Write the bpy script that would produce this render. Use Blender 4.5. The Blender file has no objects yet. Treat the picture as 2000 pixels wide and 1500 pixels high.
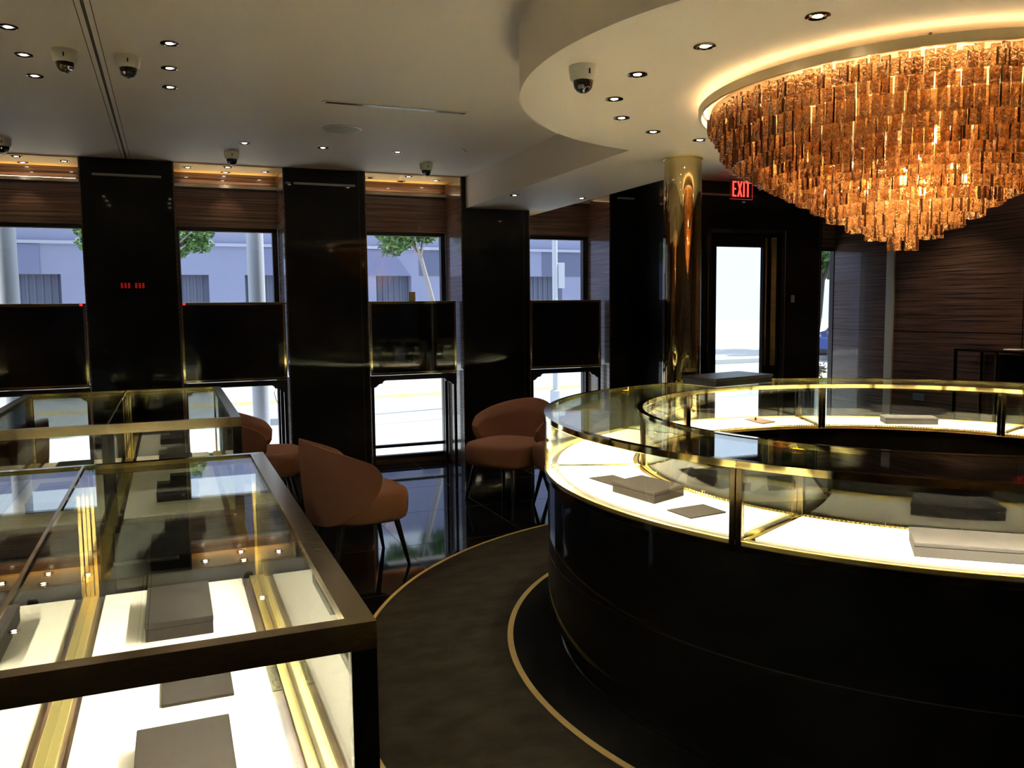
import bpy, bmesh, math, random
from mathutils import Vector, Matrix
random.seed(7)
R_ = math.radians
PI = math.pi
C = bpy.context.scene.collection
sc = bpy.context.scene

# ------------------------------------------------------------------ camera
YAW, PITCH, ROLL, FPX = 0.3889, -0.0898, -0.0112, 1620.9
H = 1.6
_c, _s = math.cos(YAW), math.sin(YAW)
F = Vector((_s*math.cos(PITCH), _c*math.cos(PITCH), math.sin(PITCH)))
Rt = Vector((_c, -_s, 0)); Up = Rt.cross(F)
Rt, Up = math.cos(ROLL)*Rt + math.sin(ROLL)*Up, -math.sin(ROLL)*Rt + math.cos(ROLL)*Up
cam = bpy.data.cameras.new('camera'); cam.sensor_width = 36; cam.lens = FPX/2000*36
cam.clip_start = 0.02; cam.clip_end = 300
co = bpy.data.objects.new('camera', cam); C.objects.link(co); sc.camera = co
M = Matrix((Rt, Up, -F)).transposed().to_4x4(); M.translation = Vector((0, 0, H)); co.matrix_world = M

# ------------------------------------------------------------------ world, sun, exposure
sc.view_settings.view_transform = 'Standard'; sc.view_settings.look = 'None'
sc.view_settings.gamma = 1; sc.view_settings.use_curve_mapping = False
sc.view_settings.exposure = 0.25
w = bpy.data.worlds.new('sky'); sc.world = w; w.use_nodes = True
bg = w.node_tree.nodes['Background']; bg.inputs[0].default_value = (0.72, 0.84, 1.0, 1); bg.inputs[1].default_value = 1.5
sun = bpy.data.lights.new('sun', 'SUN'); sun.energy = 7.5; sun.angle = R_(1.5); sun.color = (1, .97, .9)
so = bpy.data.objects.new('sun', sun); C.objects.link(so)
so.rotation_euler = Vector((0.62, 0.10, 0.78)).to_track_quat('Z', 'Y').to_euler()
cy = sc.cycles
cy.max_bounces = 14; cy.diffuse_bounces = 4; cy.glossy_bounces = 8; cy.transmission_bounces = 8
cy.transparent_max_bounces = 40; cy.sample_clamp_indirect = 40; cy.blur_glossy = 0.6

# ------------------------------------------------------------------ dimensions
XM = -0.285      # mirror wall
HC = 2.912       # ceiling
D = 7.91         # pier fronts
DB = 8.40        # back of window niches
SZ = 2.606       # soffit underside
XR = 7.35        # right wall
YN = -1.6        # wall behind the camera
RX, RY, RO, RI = 3.294, 2.93, 1.784, 1.295   # ring counter

# ------------------------------------------------------------------ materials
def mat(name):
    m = bpy.data.materials.new(name); m.use_nodes = True
    nt = m.node_tree; b = nt.nodes['Principled BSDF']
    return m, nt, b
def N(nt, t, **kw):
    n = nt.nodes.new(t)
    for k, v in kw.items():
        if k in n.inputs: n.inputs[k].default_value = v
        else: setattr(n, k, v)
    return n
def simple(name, col, rough=.5, metal=0, coat=0, spec=.5, emit=0, bump=0, bscale=40, vary=0):
    m, nt, b = mat(name)
    b.inputs['Base Color'].default_value = (*col, 1); b.inputs['Roughness'].default_value = rough
    b.inputs['Metallic'].default_value = metal; b.inputs['Coat Weight'].default_value = coat
    b.inputs['Coat Roughness'].default_value = .03
    b.inputs['Specular IOR Level'].default_value = spec
    if emit:
        b.inputs['Emission Color'].default_value = (*col, 1); b.inputs['Emission Strength'].default_value = emit
    g = N(nt, 'ShaderNodeNewGeometry')
    if vary:
        no = N(nt, 'ShaderNodeTexNoise', Scale=bscale, Detail=6.0); nt.links.new(g.outputs['Position'], no.inputs['Vector'])
        mx = N(nt, 'ShaderNodeMix', data_type='RGBA')
        mx.inputs[6].default_value = (*[c*(1-vary) for c in col], 1); mx.inputs[7].default_value = (*[min(1, c*(1+vary)) for c in col], 1)
        nt.links.new(no.outputs['Fac'], mx.inputs[0]); nt.links.new(mx.outputs[2], b.inputs['Base Color'])
    if bump:
        no = N(nt, 'ShaderNodeTexNoise', Scale=bscale, Detail=4.0); nt.links.new(g.outputs['Position'], no.inputs['Vector'])
        bp = N(nt, 'ShaderNodeBump', Strength=bump, Distance=.01); nt.links.new(no.outputs['Fac'], bp.inputs['Height'])
        nt.links.new(bp.outputs[0], b.inputs['Normal'])
    return m
def wood(name, dark, light, sx, sy, sz, rough=.25, coat=1, bump=0):
    m, nt, b = mat(name)
    g = N(nt, 'ShaderNodeNewGeometry'); mp = N(nt, 'ShaderNodeMapping'); mp.inputs['Scale'].default_value = (sx, sy, sz)
    nt.links.new(g.outputs['Position'], mp.inputs['Vector'])
    n1 = N(nt, 'ShaderNodeTexNoise', Scale=1.0, Detail=5.0, Roughness=.6); nt.links.new(mp.outputs[0], n1.inputs['Vector'])
    cr = N(nt, 'ShaderNodeValToRGB'); cr.color_ramp.elements[0].position = .36; cr.color_ramp.elements[0].color = (*dark, 1)
    cr.color_ramp.elements[1].position = .66; cr.color_ramp.elements[1].color = (*light, 1)
    nt.links.new(n1.outputs['Fac'], cr.inputs[0]); nt.links.new(cr.outputs[0], b.inputs['Base Color'])
    b.inputs['Roughness'].default_value = rough; b.inputs['Coat Weight'].default_value = coat; b.inputs['Coat Roughness'].default_value = .04
    if bump:
        n2 = N(nt, 'ShaderNodeTexNoise', Scale=3.0, Detail=2.0); nt.links.new(g.outputs['Position'], n2.inputs['Vector'])
        bp = N(nt, 'ShaderNodeBump', Strength=bump, Distance=.02); nt.links.new(n2.outputs['Fac'], bp.inputs['Height'])
        nt.links.new(bp.outputs[0], b.inputs['Coat Normal'])
    return m
def glass(name, tint=(.96, .98, .96), ior=1.5, rough=0.0):
    m = bpy.data.materials.new(name); m.use_nodes = True; nt = m.node_tree; nt.nodes.clear()
    out = N(nt, 'ShaderNodeOutputMaterial'); mix = N(nt, 'ShaderNodeMixShader')
    tr = N(nt, 'ShaderNodeBsdfTransparent'); tr.inputs[0].default_value = (*tint, 1)
    gl = N(nt, 'ShaderNodeBsdfGlossy'); gl.inputs['Color'].default_value = (1, 1, 1, 1); gl.inputs['Roughness'].default_value = rough
    g = N(nt, 'ShaderNodeNewGeometry'); mr = N(nt, 'ShaderNodeMapRange')
    mr.inputs['To Min'].default_value = ior; mr.inputs['To Max'].default_value = 1/ior
    nt.links.new(g.outputs['Backfacing'], mr.inputs['Value'])
    fr = N(nt, 'ShaderNodeFresnel'); nt.links.new(mr.outputs[0], fr.inputs['IOR'])
    nt.links.new(fr.outputs[0], mix.inputs[0]); nt.links.new(tr.outputs[0], mix.inputs[1]); nt.links.new(gl.outputs[0], mix.inputs[2])
    nt.links.new(mix.outputs[0], out.inputs[0]); return m
def emis(name, col, s):
    m = bpy.data.materials.new(name); m.use_nodes = True; nt = m.node_tree; nt.nodes.clear()
    out = N(nt, 'ShaderNodeOutputMaterial'); e = N(nt, 'ShaderNodeEmission'); e.inputs[0].default_value = (*col, 1); e.inputs[1].default_value = s
    nt.links.new(e.outputs[0], out.inputs[0]); return m

LACQ = wood('black_lacquer', (.0010, .0009, .0008), (.0045, .0032, .0026), 1.5, 1.5, 60, rough=.5, coat=.65, bump=.03)
LACQ.node_tree.nodes['Principled BSDF'].inputs['Specular IOR Level'].default_value = .12
LACQ.node_tree.nodes['Principled BSDF'].inputs['Coat IOR'].default_value = 1.4
ZEBRA = wood('zebrano_gloss', (.024, .012, .009), (.22, .125, .090), 1.1, 1.1, 75, rough=.3, coat=1, bump=.03)
ZEBRA2 = wood('zebrano_strip', (.03, .016, .010), (.20, .12, .08), 75, 2.0, 10, rough=.3, coat=1)
BRASS = simple('polished_brass', (.90, .74, .33), .07, 1)
BRASSB = simple('brushed_bronze', (.62, .50, .30), .18, 1, bump=.02, bscale=60)
BRASSD = simple('dark_bronze', (.16, .12, .07), .12, 1)
CHROME = simple('polished_steel', (.75, .75, .74), .10, 1)
CEIL = simple('ceiling_plaster', (.82, .75, .68), .6, spec=.35)
GOLDLEAF = simple('niche_veneer', (.80, .50, .18), .45, bump=.05, bscale=30)
MIRR = simple('mirror', (.78, .76, .71), .0, 1)
MARBLE = simple('black_marble', (.004, .004, .005), .05, coat=.0, vary=.5, bscale=6)
CARPET = simple('brown_carpet', (.040, .030, .018), 1, spec=.1, bump=.6, bscale=350, vary=.0)
CARPETB = simple('black_carpet', (.012, .010, .008), 1, spec=.1, bump=.6, bscale=350)
CLINE = simple('gold_carpet_line', (.52, .36, .15), .9, spec=.1, bump=.6, bscale=350)
GLASS = glass('clear_glass')
WGLASS = glass('window_glass', (.90, .93, .95))
DECK = simple('ivory_leather_deck', (.84, .80, .70), .6, bump=.03, bscale=200)
LED = emis('led_line', (1, .93, .76), 260)
LEDC = emis('case_led_line', (1, .94, .80), 540)
BULB = emis('warm_bulb', (1, .68, .36), 150)
SPOT = emis('downlight_bulb', (1, .82, .58), 30)
BRASSC = simple('brushed_brass', (.88, .74, .30), .32, .85)
POSTD = simple('gunmetal_post', (.020, .018, .015), .15, .5)
TAUPE = simple('taupe_leather', (.026, .0205, .0175), .85, spec=.12, bump=.04, bscale=400)
TAUPEL = simple('pale_taupe_leather', (.070, .064, .066), .85, spec=.15, bump=.04, bscale=400)
BLKBOX = simple('charcoal_leather', (.012, .011, .014), .35, bump=.04, bscale=400)
FABRIC = simple('rust_velvet', (.225, .105, .074), .85, spec=.2, bump=.25, bscale=500, vary=.12)
BLACKW = simple('black_stained_wood', (.006, .005, .005), .3, coat=.3)
WHITEP = simple('white_plastic', (.72, .70, .64), .35)
BLACKP = simple('black_plastic', (.01, .01, .01), .15)
DFRAME = simple('dark_frame', (.012, .011, .011), .3)
GREYRAIL = simple('satin_aluminium', (.42, .41, .38), .45, .6)
REDL = emis('exit_red', (1, .045, .03), 2.6)
BLUEP = simple('blue_grey_plate', (.16, .24, .32), .3)
# carpet mottling
def _mottle():
    nt = CARPET.node_tree; b = nt.nodes['Principled BSDF']; g = N(nt, 'ShaderNodeNewGeometry')
    mp = N(nt, 'ShaderNodeMapping'); mp.inputs['Scale'].default_value = (1.0, 1.5, 1); nt.links.new(g.outputs['Position'], mp.inputs['Vector'])
    no = N(nt, 'ShaderNodeTexNoise', Scale=6.0, Detail=4.0); nt.links.new(mp.outputs[0], no.inputs['Vector'])
    cr = N(nt, 'ShaderNodeValToRGB'); cr.color_ramp.elements[0].position = .35; cr.color_ramp.elements[0].color = (.022, .017, .011, 1)
    cr.color_ramp.elements[1].position = .7; cr.color_ramp.elements[1].color = (.042, .033, .022, 1)
    nt.links.new(no.outputs['Fac'], cr.inputs[0]); nt.links.new(cr.outputs[0], b.inputs['Base Color'])
_mottle()
def _amber():
    m = bpy.data.materials.new('amber_glass'); m.use_nodes = True; nt = m.node_tree; nt.nodes.clear()
    out = N(nt, 'ShaderNodeOutputMaterial')
    g = N(nt, 'ShaderNodeNewGeometry')
    no = N(nt, 'ShaderNodeTexNoise', Scale=42.0, Detail=1.5, Distortion=1.8); nt.links.new(g.outputs['Position'], no.inputs['Vector'])
    bp = N(nt, 'ShaderNodeBump', Strength=1.0, Distance=.012); nt.links.new(no.outputs['Fac'], bp.inputs['Height'])
    tr = N(nt, 'ShaderNodeBsdfTransparent'); tr.inputs[0].default_value = (.80, .60, .38, 1)
    tl = N(nt, 'ShaderNodeBsdfTranslucent'); tl.inputs[0].default_value = (.74, .50, .27, 1); nt.links.new(bp.outputs[0], tl.inputs['Normal'])
    gl = N(nt, 'ShaderNodeBsdfGlossy'); gl.inputs[0].default_value = (.9, .70, .52, 1); gl.inputs['Roughness'].default_value = .12
    nt.links.new(bp.outputs[0], gl.inputs['Normal'])
    cr = N(nt, 'ShaderNodeValToRGB'); cr.color_ramp.elements[0].position = .42; cr.color_ramp.elements[1].position = .60
    cr.color_ramp.elements[0].color = (.10, .10, .10, 1); cr.color_ramp.elements[1].color = (.90, .90, .90, 1)
    nt.links.new(no.outputs['Fac'], cr.inputs[0])
    m1 = N(nt, 'ShaderNodeMixShader'); nt.links.new(cr.outputs[0], m1.inputs[0]); nt.links.new(tr.outputs[0], m1.inputs[1]); nt.links.new(tl.outputs[0], m1.inputs[2])
    m2 = N(nt, 'ShaderNodeMixShader'); m2.inputs[0].default_value = .26; nt.links.new(m1.outputs[0], m2.inputs[1]); nt.links.new(gl.outputs[0], m2.inputs[2])
    nt.links.new(m2.outputs[0], out.inputs[0]); return m
AMBER = _amber()
AMBERE = simple('amber_glass_edge', (.10, .045, .02), .15, coat=.5)
def edge_faces(o):
    o.data.materials.append(AMBERE)
    for i, p in enumerate(o.data.polygons):
        q = i % 14
        if q >= 2 and (q-2) % 4 in (1, 3): p.material_index = 1

# ------------------------------------------------------------------ mesh helpers
class MB:
    def __init__(s): s.v = []; s.f = []
    def add(s, vs, fs):
        k = len(s.v); s.v += [tuple(v) for v in vs]; s.f += [tuple(k+i for i in f) for f in fs]; return s
    def box(s, x0, x1, y0, y1, z0, z1, rot=0, piv=None):
        vs = [(x, y, z) for z in (z0, z1) for y in (y0, y1) for x in (x0, x1)]
        if rot:
            px, py = piv if piv else ((x0+x1)/2, (y0+y1)/2); c, t = math.cos(rot), math.sin(rot)
            vs = [(px+(x-px)*c-(y-py)*t, py+(x-px)*t+(y-py)*c, z) for x, y, z in vs]
        return s.add(vs, [(0, 2, 3, 1), (4, 5, 7, 6), (0, 1, 5, 4), (2, 6, 7, 3), (0, 4, 6, 2), (1, 3, 7, 5)])
    def prism(s, pts, z0, z1):
        n = len(pts); vs = [(x, y, z0) for x, y in pts]+[(x, y, z1) for x, y in pts]
        return s.add(vs, [tuple(range(n))[::-1], tuple(range(n, 2*n))]+[(i, (i+1) % n, n+(i+1) % n, n+i) for i in range(n)])
    def prism_y(s, pts, y0, y1):
        n = len(pts); vs = [(x, y0, z) for x, z in pts]+[(x, y1, z) for x, z in pts]
        return s.add(vs, [tuple(range(n)), tuple(range(n, 2*n))[::-1]]+[(i, n+i, n+(i+1) % n, (i+1) % n) for i in range(n)])
    def arc(s, cx, cyy, r0, r1, z0, z1, a0, a1, n):
        full = abs(a1-a0) >= 359.99; m = n if full else n+1; vs = []
        for i in range(m):
            a = R_(a0+(a1-a0)*i/n); c, t = math.cos(a), math.sin(a)
            vs += [(cx+r0*c, cyy+r0*t, z0), (cx+r1*c, cyy+r1*t, z0), (cx+r1*c, cyy+r1*t, z1), (cx+r0*c, cyy+r0*t, z1)]
        fs = []
        for i in range(n):
            a, b = 4*i, 4*((i+1) % m)
            for j in range(4): fs.append((a+j, a+(j+1) % 4, b+(j+1) % 4, b+j))
        if not full: fs += [(3, 2, 1, 0), (4*n, 4*n+1, 4*n+2, 4*n+3)]
        return s.add(vs, fs)
    def lathe(s, prof, cx=0, cyy=0, cz=0, n=32, sx=1, sy=1):
        vs = []; m = len(prof)
        for i in range(n):
            a = 2*PI*i/n
            vs += [(cx+r*math.cos(a)*sx, cyy+r*math.sin(a)*sy, cz+z) for r, z in prof]
        fs = [(i*m+j, ((i+1) % n)*m+j, ((i+1) % n)*m+j+1, i*m+j+1) for i in range(n) for j in range(m-1)]
        return s.add(vs, fs)
    def tube(s, pts, r, n=8, r1=None):
        pts = [Vector(p) for p in pts]; m = len(pts); vs = []
        for i, p in enumerate(pts):
            d = (pts[min(i+1, m-1)]-pts[max(i-1, 0)]).normalized()
            u = d.cross(Vector((0, 0, 1)) if abs(d.z) < .95 else Vector((1, 0, 0))).normalized(); v = d.cross(u)
            rr = r if r1 is None else r+(r1-r)*i/(m-1)
            for k in range(n):
                a = 2*PI*k/n; vs.append(p+u*math.cos(a)*rr+v*math.sin(a)*rr)
        fs = [(i*n+k, i*n+(k+1) % n, (i+1)*n+(k+1) % n, (i+1)*n+k) for i in range(m-1) for k in range(n)]
        fs += [tuple(range(n))[::-1], tuple((m-1)*n+k for k in range(n))]
        return s.add(vs, fs)
    def build(s, name, m, parent=None, bevel=0, smooth=0, loc=None, seg=2):
        me = bpy.data.meshes.new(name); me.from_pydata(s.v, [], s.f)
        bm = bmesh.new(); bm.from_mesh(me); bmesh.ops.recalc_face_normals(bm, faces=bm.faces); bm.to_mesh(me); bm.free()
        me.materials.append(m)
        if smooth:
            for p in me.polygons: p.use_smooth = True
            me.set_sharp_from_angle(angle=R_(smooth))
        o = bpy.data.objects.new(name, me); C.objects.link(o)
        if parent is not None: o.parent = parent
        if loc: o.location = loc
        if bevel:
            b = o.modifiers.new('bevel', 'BEVEL'); b.width = bevel; b.segments = seg; b.limit_method = 'ANGLE'; b.angle_limit = R_(40)
        return o
def thing(name, label, cat, loc=(0, 0, 0), rz=0, group=None):
    o = bpy.data.objects.new(name, None); C.objects.link(o); o.location = loc; o.rotation_euler = (0, 0, rz)
    o.empty_display_size = .1
    return tag(o, label, cat, group)
def tag(o, label, cat, group=None):
    o['label'] = label; o['category'] = cat
    if group: o['group'] = group
    return o
def struct(o): o['kind'] = 'structure'; return o
def copy_tree(o, parent=None):
    c = o.copy(); C.objects.link(c)
    if parent is not None: c.parent = parent
    for ch in list(o.children): copy_tree(ch, c)
    return c
def area(name, loc, size, energy, col, target_dir, parent=None, sy=None):
    l = bpy.data.lights.new(name, 'AREA'); l.energy = energy; l.color = col; l.size = size
    if sy: l.shape = 'RECTANGLE'; l.size_y = sy
    o = bpy.data.objects.new(name, l); C.objects.link(o); o.location = loc
    o.rotation_euler = (-Vector(target_dir)).to_track_quat('Z', 'Y').to_euler()
    if parent is not None: o.parent = parent
    return o

# ================================================================== SETTING
# floor
struct(MB().box(XM-.1, XR+.2, YN-.1, 8.6, -.1, 0).build('floor', MARBLE))
jm = simple('tile_joint', (.03, .03, .03), .4)
for i, y in enumerate((3.6, 4.5, 5.4, 6.3, 7.2, 8.1)):
    o = MB().box(XM, XR, y-.0015, y+.0015, 0, .0006).build('trim_%d' % (i+1), jm); struct(o)
for i, x in enumerate((.5, 1.4, 2.3, 3.2, 4.1, 5.0)):
    o = MB().box(x-.0015, x+.0015, YN, 8.4, 0, .0006).build('trim_%d' % (i+7), jm); struct(o)
# ceiling
ceil = struct(MB().box(XM-.1, XR+.2, YN-.1, 8.6, HC, HC+.1).build('ceiling', CEIL))
# lowered disc and beam, one plaster body
dcx, dcy, dr = 3.14, 3.086, 1.684
xa, xs = 2.769, 3.66
ys_a = dcy+math.sqrt(dr*dr-(xa-dcx)**2); ys_s = dcy+math.sqrt(dr*dr-(xs-dcx)**2)
a_a = math.degrees(math.atan2(ys_a-dcy, xa-dcx)); a_s = math.degrees(math.atan2(ys_s-dcy, xs-dcx))
pts = [(xs, DB), (xa, DB) if False else (xs, D), (xa, D)]
arcn = 120
for i in range(arcn+1):
    a = R_(a_a+(a_s+360-a_a)*i/arcn); pts.append((dcx+dr*math.cos(a), dcy+dr*math.sin(a)))
pts = pts[1:]
o = MB().prism(pts, SZ, HC-.001).build('ceiling_soffit', CEIL, smooth=30); struct(o); o.parent = ceil
# mirror wall
struct(MB().box(XM-.05, XM, YN, 8.5, 0, HC).build('wall_left', MIRR))
o = MB().box(XM, XM+.007, YN, D, HC-.003, HC).box(XM+.030, XM+.034, YN, D, HC-.001, HC).build('trim_13', simple('shadow_gap', (.10, .09, .08), .8)); struct(o)
# right and rear walls
wr = struct(MB().box(XR, XR+.1, YN, 7.82, 0, HC).build('wall_right', ZEBRA))
o = MB().box(XR-.003, XR, YN, 7.8, 1.317, 1.323).build('trim_14', BLACKW); struct(o)
o = MB().box(XR-.004, XR, 5.36, 5.366, 0, HC).build('trim_15', BLACKW); struct(o)
o = MB().box(XR-.02, XR, 6.86, 6.965, 0, 2.40).build('trim_16', simple('reflection_champagne', (.72, .70, .62), .35, .5), bevel=.002); struct(o)  # pale strip in place of the column's reflection in the glossy wall
wn = struct(MB().box(XM, XR, YN-.1, YN, 0, HC).build('wall_near', ZEBRA))
# window wall : piers, lintels, reveals, sills
piers = [(XM, .074), (1.015, 1.755), (2.726, 3.446), (4.40, 4.70)]
wf = MB()
for x0, x1 in piers: wf.box(x0, x1, D, 8.6, 0, HC)
wf.box(4.70, 5.25, 7.35, 8.6, 0, HC); wf.box(6.25, 6.74, 7.35, 7.46, 0, HC); wf.box(5.25, 6.25, 7.35, 7.46, 2.42, HC)
wf.box(6.70, 6.87, 7.46, 7.84, 0, HC)
wall = struct(wf.build('wall_far', LACQ))
# seams on the piers and chamfer lines
sm = MB()
for x in (1.70, 3.39, 4.60): sm.box(x-.002, x+.002, D-.0008, D, 0, HC)
o = sm.build('panel_seam', simple('seam', (.03, .025, .02), .4), wall); o['kind'] = 'structure'
niches = [(.074, 1.015), (1.755, 2.726), (3.446, 4.40)]
lin = MB()
for x0, x1 in niches:
    lin.box(x0, x1, DB, 8.6, 2.40, HC)
    lin.box(x0, x0+.012, D+.004, DB, 0, HC); lin.box(x1-.012, x1, D+.004, DB, 0, HC)
    lin.box(x0, x1, 8.44, 8.6, 0, .05)
lin.box(6.74, XR, 7.76, 7.84, 2.29, HC)
lin.box(6.74, 6.752, 7.355, 7.75, 0, HC)
o = lin.build('wall_far_veneer', ZEBRA, wall); o['kind'] = 'structure'
nc = MB()
for x0, x1 in niches[:2]: nc.box(x0+.012, x1-.012, D+.004, DB, HC-.012, HC-.001)
nc.box(3.458, 3.66, D+.0, DB, SZ, HC-.001)
nc.box(3.66, 4.388, D+.004, DB, HC-.012, HC-.001)
o = nc.build('niche_soffit', GOLDLEAF, wall); o['kind'] = 'structure'
# windows: frame + glass
def window(n, x0, x1, y, z0, z1, fw=.05, rail=True):
    fr = MB()
    fr.box(x0, x0+fw*.5, y, y+.07, z0, z1); fr.box(x1-fw, x1, y, y+.07, z0, z1)
    fr.box(x0, x1, y, y+.07, z1-.055, z1); fr.box(x0, x1, y, y+.07, z0, z0+.04)
    if rail: fr.box(x0, x1, y+.01, y+.06, .17, .20)
    f = struct(fr.build('window_%d' % n, DFRAME, bevel=.003))
    g = MB().box(x0+.02, x1-.045, y+.03, y+.038, z0+.03, z1-.05).build('glazing', WGLASS, f); g['kind'] = 'structure'
    s = MB().box(x0+fw*.5, x0+fw*.5+.006, y-.004, y, z0+.05, z1-.05).box(x0+fw*.5, x1-fw, y-.004, y, z1-.061, z1-.055).build('bead', CHROME, f); s['kind'] = 'structure'
for i, (x0, x1) in enumerate(niches): window(i+1, x0+.012, x1-.012, DB+.03, .05, 2.42)
window(4, 6.87, XR, 7.765, .02, 2.30, fw=.008, rail=False)
# door
dfr = MB()
dfr.box(5.25, 5.29, 7.34, 7.45, 0, 2.42); dfr.box(6.21, 6.25, 7.34, 7.45, 0, 2.42); dfr.box(5.25, 6.25, 7.34, 7.45, 2.38, 2.42)
door = struct(dfr.build('door_1', DFRAME, bevel=.003))
lf = MB(); lf.box(5.29, 5.375, 7.37, 7.42, .01, 2.38); lf.box(5.985, 6.21, 7.37, 7.42, .01, 2.38); lf.box(5.375, 5.985, 7.37, 7.42, 2.235, 2.38); lf.box(5.375, 5.985, 7.37, 7.42, .01, .2)
o = lf.build('door_leaf', LACQ, door, bevel=.002); o['kind'] = 'structure'
o = MB().box(5.375, 5.985, 7.39, 7.40, .2, 2.235).build('glazing', WGLASS, door); o['kind'] = 'structure'
o = MB().box(6.06, 6.13, 7.33, 7.352, .95, 2.34).box(6.08, 6.11, 7.352, 7.37, 1.1, 1.14).box(6.08, 6.11, 7.352, 7.37, 2.1, 2.14).build('door_handle', BRASS, door, bevel=.004); o['kind'] = 'structure'
o = MB().box(6.005, 6.025, 7.36, 7.37, .95, 2.34).build('edge_strip', BRASS, door, bevel=.001); o['kind'] = 'structure'
o = MB().box(6.250, 6.256, 7.335, 7.35, 0, 2.42).box(5.244, 5.25, 7.335, 7.35, 0, 2.42).box(4.70, 4.712, 7.338, 7.35, 0, 2.40).box(4.735, 4.741, 7.34, 7.35, 0, 2.40).build('trim_17', CHROME); struct(o)
# rails along wall (thin aluminium strips below the ceiling)
rails = [(XM, -.016, D), (1.10, 1.665, D), (1.03, 1.07, D), (4.48, 4.69, D), (4.70, 5.86, 7.35), (niches[0][0]+.012, niches[0][1]-.012, DB), (niches[1][0]+.012, niches[1][1]-.012, DB), (3.66, niches[2][1]-.012, DB)]
for i, (x0, x1, y) in enumerate(rails):
    o = MB().box(x0, x1, y-(.012 if y != DB else .05), y, 2.762, 2.782 if y != DB else 2.792).build('trim_%d' % (18+i), GREYRAIL, bevel=.002); struct(o)
# uplights added on the niche rails in place of sunlight bounced off the street
for x0, x1 in niches:
    area('niche_fill', ((x0+x1)/2, DB-.02, 2.7935), x1-x0-.15, 1.2, (1, .78, .46), (0, -.5, 1), sy=.02)
# exterior ground
ROAD = simple('pale_asphalt', (.42, .42, .42), .9, vary=.1, bscale=3)
PAVE = simple('sunny_concrete', (.62, .61, .58), .9, vary=.06, bscale=8)
struct(MB().box(-40, 60, 8.61, 12.2, -.15, -.02).box(6.0, 60, 8.21, 8.61, -.15, -.02).build('sidewalk', PAVE))
struct(MB().box(-60, 90, 12.2, 21.2, -.3, -.16).build('road', ROAD))
struct(MB().box(-60, 90, 21.2, 80, -.3, -.02).build('ground', PAVE))
ym = simple('yellow_paint', (.75, .50, .08), .7)
o = MB().box(-60, 90, 16.5, 16.62, -.16, -.155).box(-60, 90, 16.82, 16.94, -.16, -.155).build('road_marking', ym); struct(o)

# ================================================================== EXTERIOR THINGS
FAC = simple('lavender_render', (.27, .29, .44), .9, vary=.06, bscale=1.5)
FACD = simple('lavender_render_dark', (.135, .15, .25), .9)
RIBM = simple('ribbed_metal', (.12, .135, .21), .5)
bd = thing('building', 'lavender grey building with shuttered bays across the street', 'building', (0, 24, 0))
wl = MB()
for x0, x1, z0, z1 in ((-30, 16.8, 3.42, 5.1), (-30, .18, 2.65, 3.42), (-30, .18, -.02, 2.65)): pass
f = MB(); f.box(-30, 16.8, 0.0, 8, 2.62, 5.1)
cols = [(-30, -9.0), (-6.6, -3.2), (1.02, 1.95), (3.9, 5.6), (6.65, 8.6), (11.6, 12.4), (15.2, 16.8)]
for x0, x1 in cols: f.box(x0, x1, 0, 8, -.02, 2.62)
f.build('facade', FAC, bd)
g = MB(); g.box(-30, 16.8, -.10, 0, 3.38, 3.46); g.build('ledge', simple('pale_ledge', (.42, .43, .56), .8), bd)
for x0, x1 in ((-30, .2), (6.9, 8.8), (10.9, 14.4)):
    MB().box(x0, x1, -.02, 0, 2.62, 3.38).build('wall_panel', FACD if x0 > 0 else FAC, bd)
# slanted darker lavender panel on the bay beside the leaning tree
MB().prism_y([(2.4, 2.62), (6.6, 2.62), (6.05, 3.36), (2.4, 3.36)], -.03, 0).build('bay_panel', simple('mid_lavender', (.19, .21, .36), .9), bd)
bays = [(-9.0, -6.6), (-3.2, 1.02), (1.95, 3.9), (5.6, 6.65), (8.6, 11.6), (12.4, 15.2)]
for x0, x1 in bays:
    m = MB(); m.box(x0, x1, .35, .4, -.02, 2.62)
    k = x0+.1
    while k < x1-.05: m.box(k, k+.05, .31, .35, -.02, 2.62); k += .17
    m.build('shutter', RIBM, bd)
LEAF = simple('leaf_green', (.10, .20, .055), .6, vary=.4, bscale=9)
BARK = simple('pale_bark', (.36, .33, .33), .8, vary=.2, bscale=20)
DBARK = simple('dark_bark', (.05, .04, .035), .9)
def leaves(center, rad, n, size, squash=1.0, seed=1):
    rnd = random.Random(seed); m = MB()
    clumps = [(Vector((rnd.gauss(0, .45), rnd.gauss(0, .45), rnd.gauss(0, .38)*squash))*rad, rnd.uniform(.25, .5)*rad) for _ in range(14)]
    for i in range(n):
        c, r = rnd.choice(clumps)
        d = Vector((rnd.gauss(0, 1), rnd.gauss(0, 1), rnd.gauss(0, 1))).normalized()*r*rnd.random()**.4
        p = Vector(center)+c+d
        u = Vector((rnd.gauss(0, 1), rnd.gauss(0, 1), rnd.gauss(0, .6))).normalized(); v = u.cross(Vector((rnd.gauss(0, 1), rnd.gauss(0, 1), rnd.gauss(0, 1)))).normalized()
        s = size*rnd.uniform(.6, 1.3); q = u.cross(v)*s*.12
        m.add([p-u*s, p+v*s*.4+q, p+u*s, p-v*s*.4+q], [(0, 1, 2, 3)])
    return m
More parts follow.
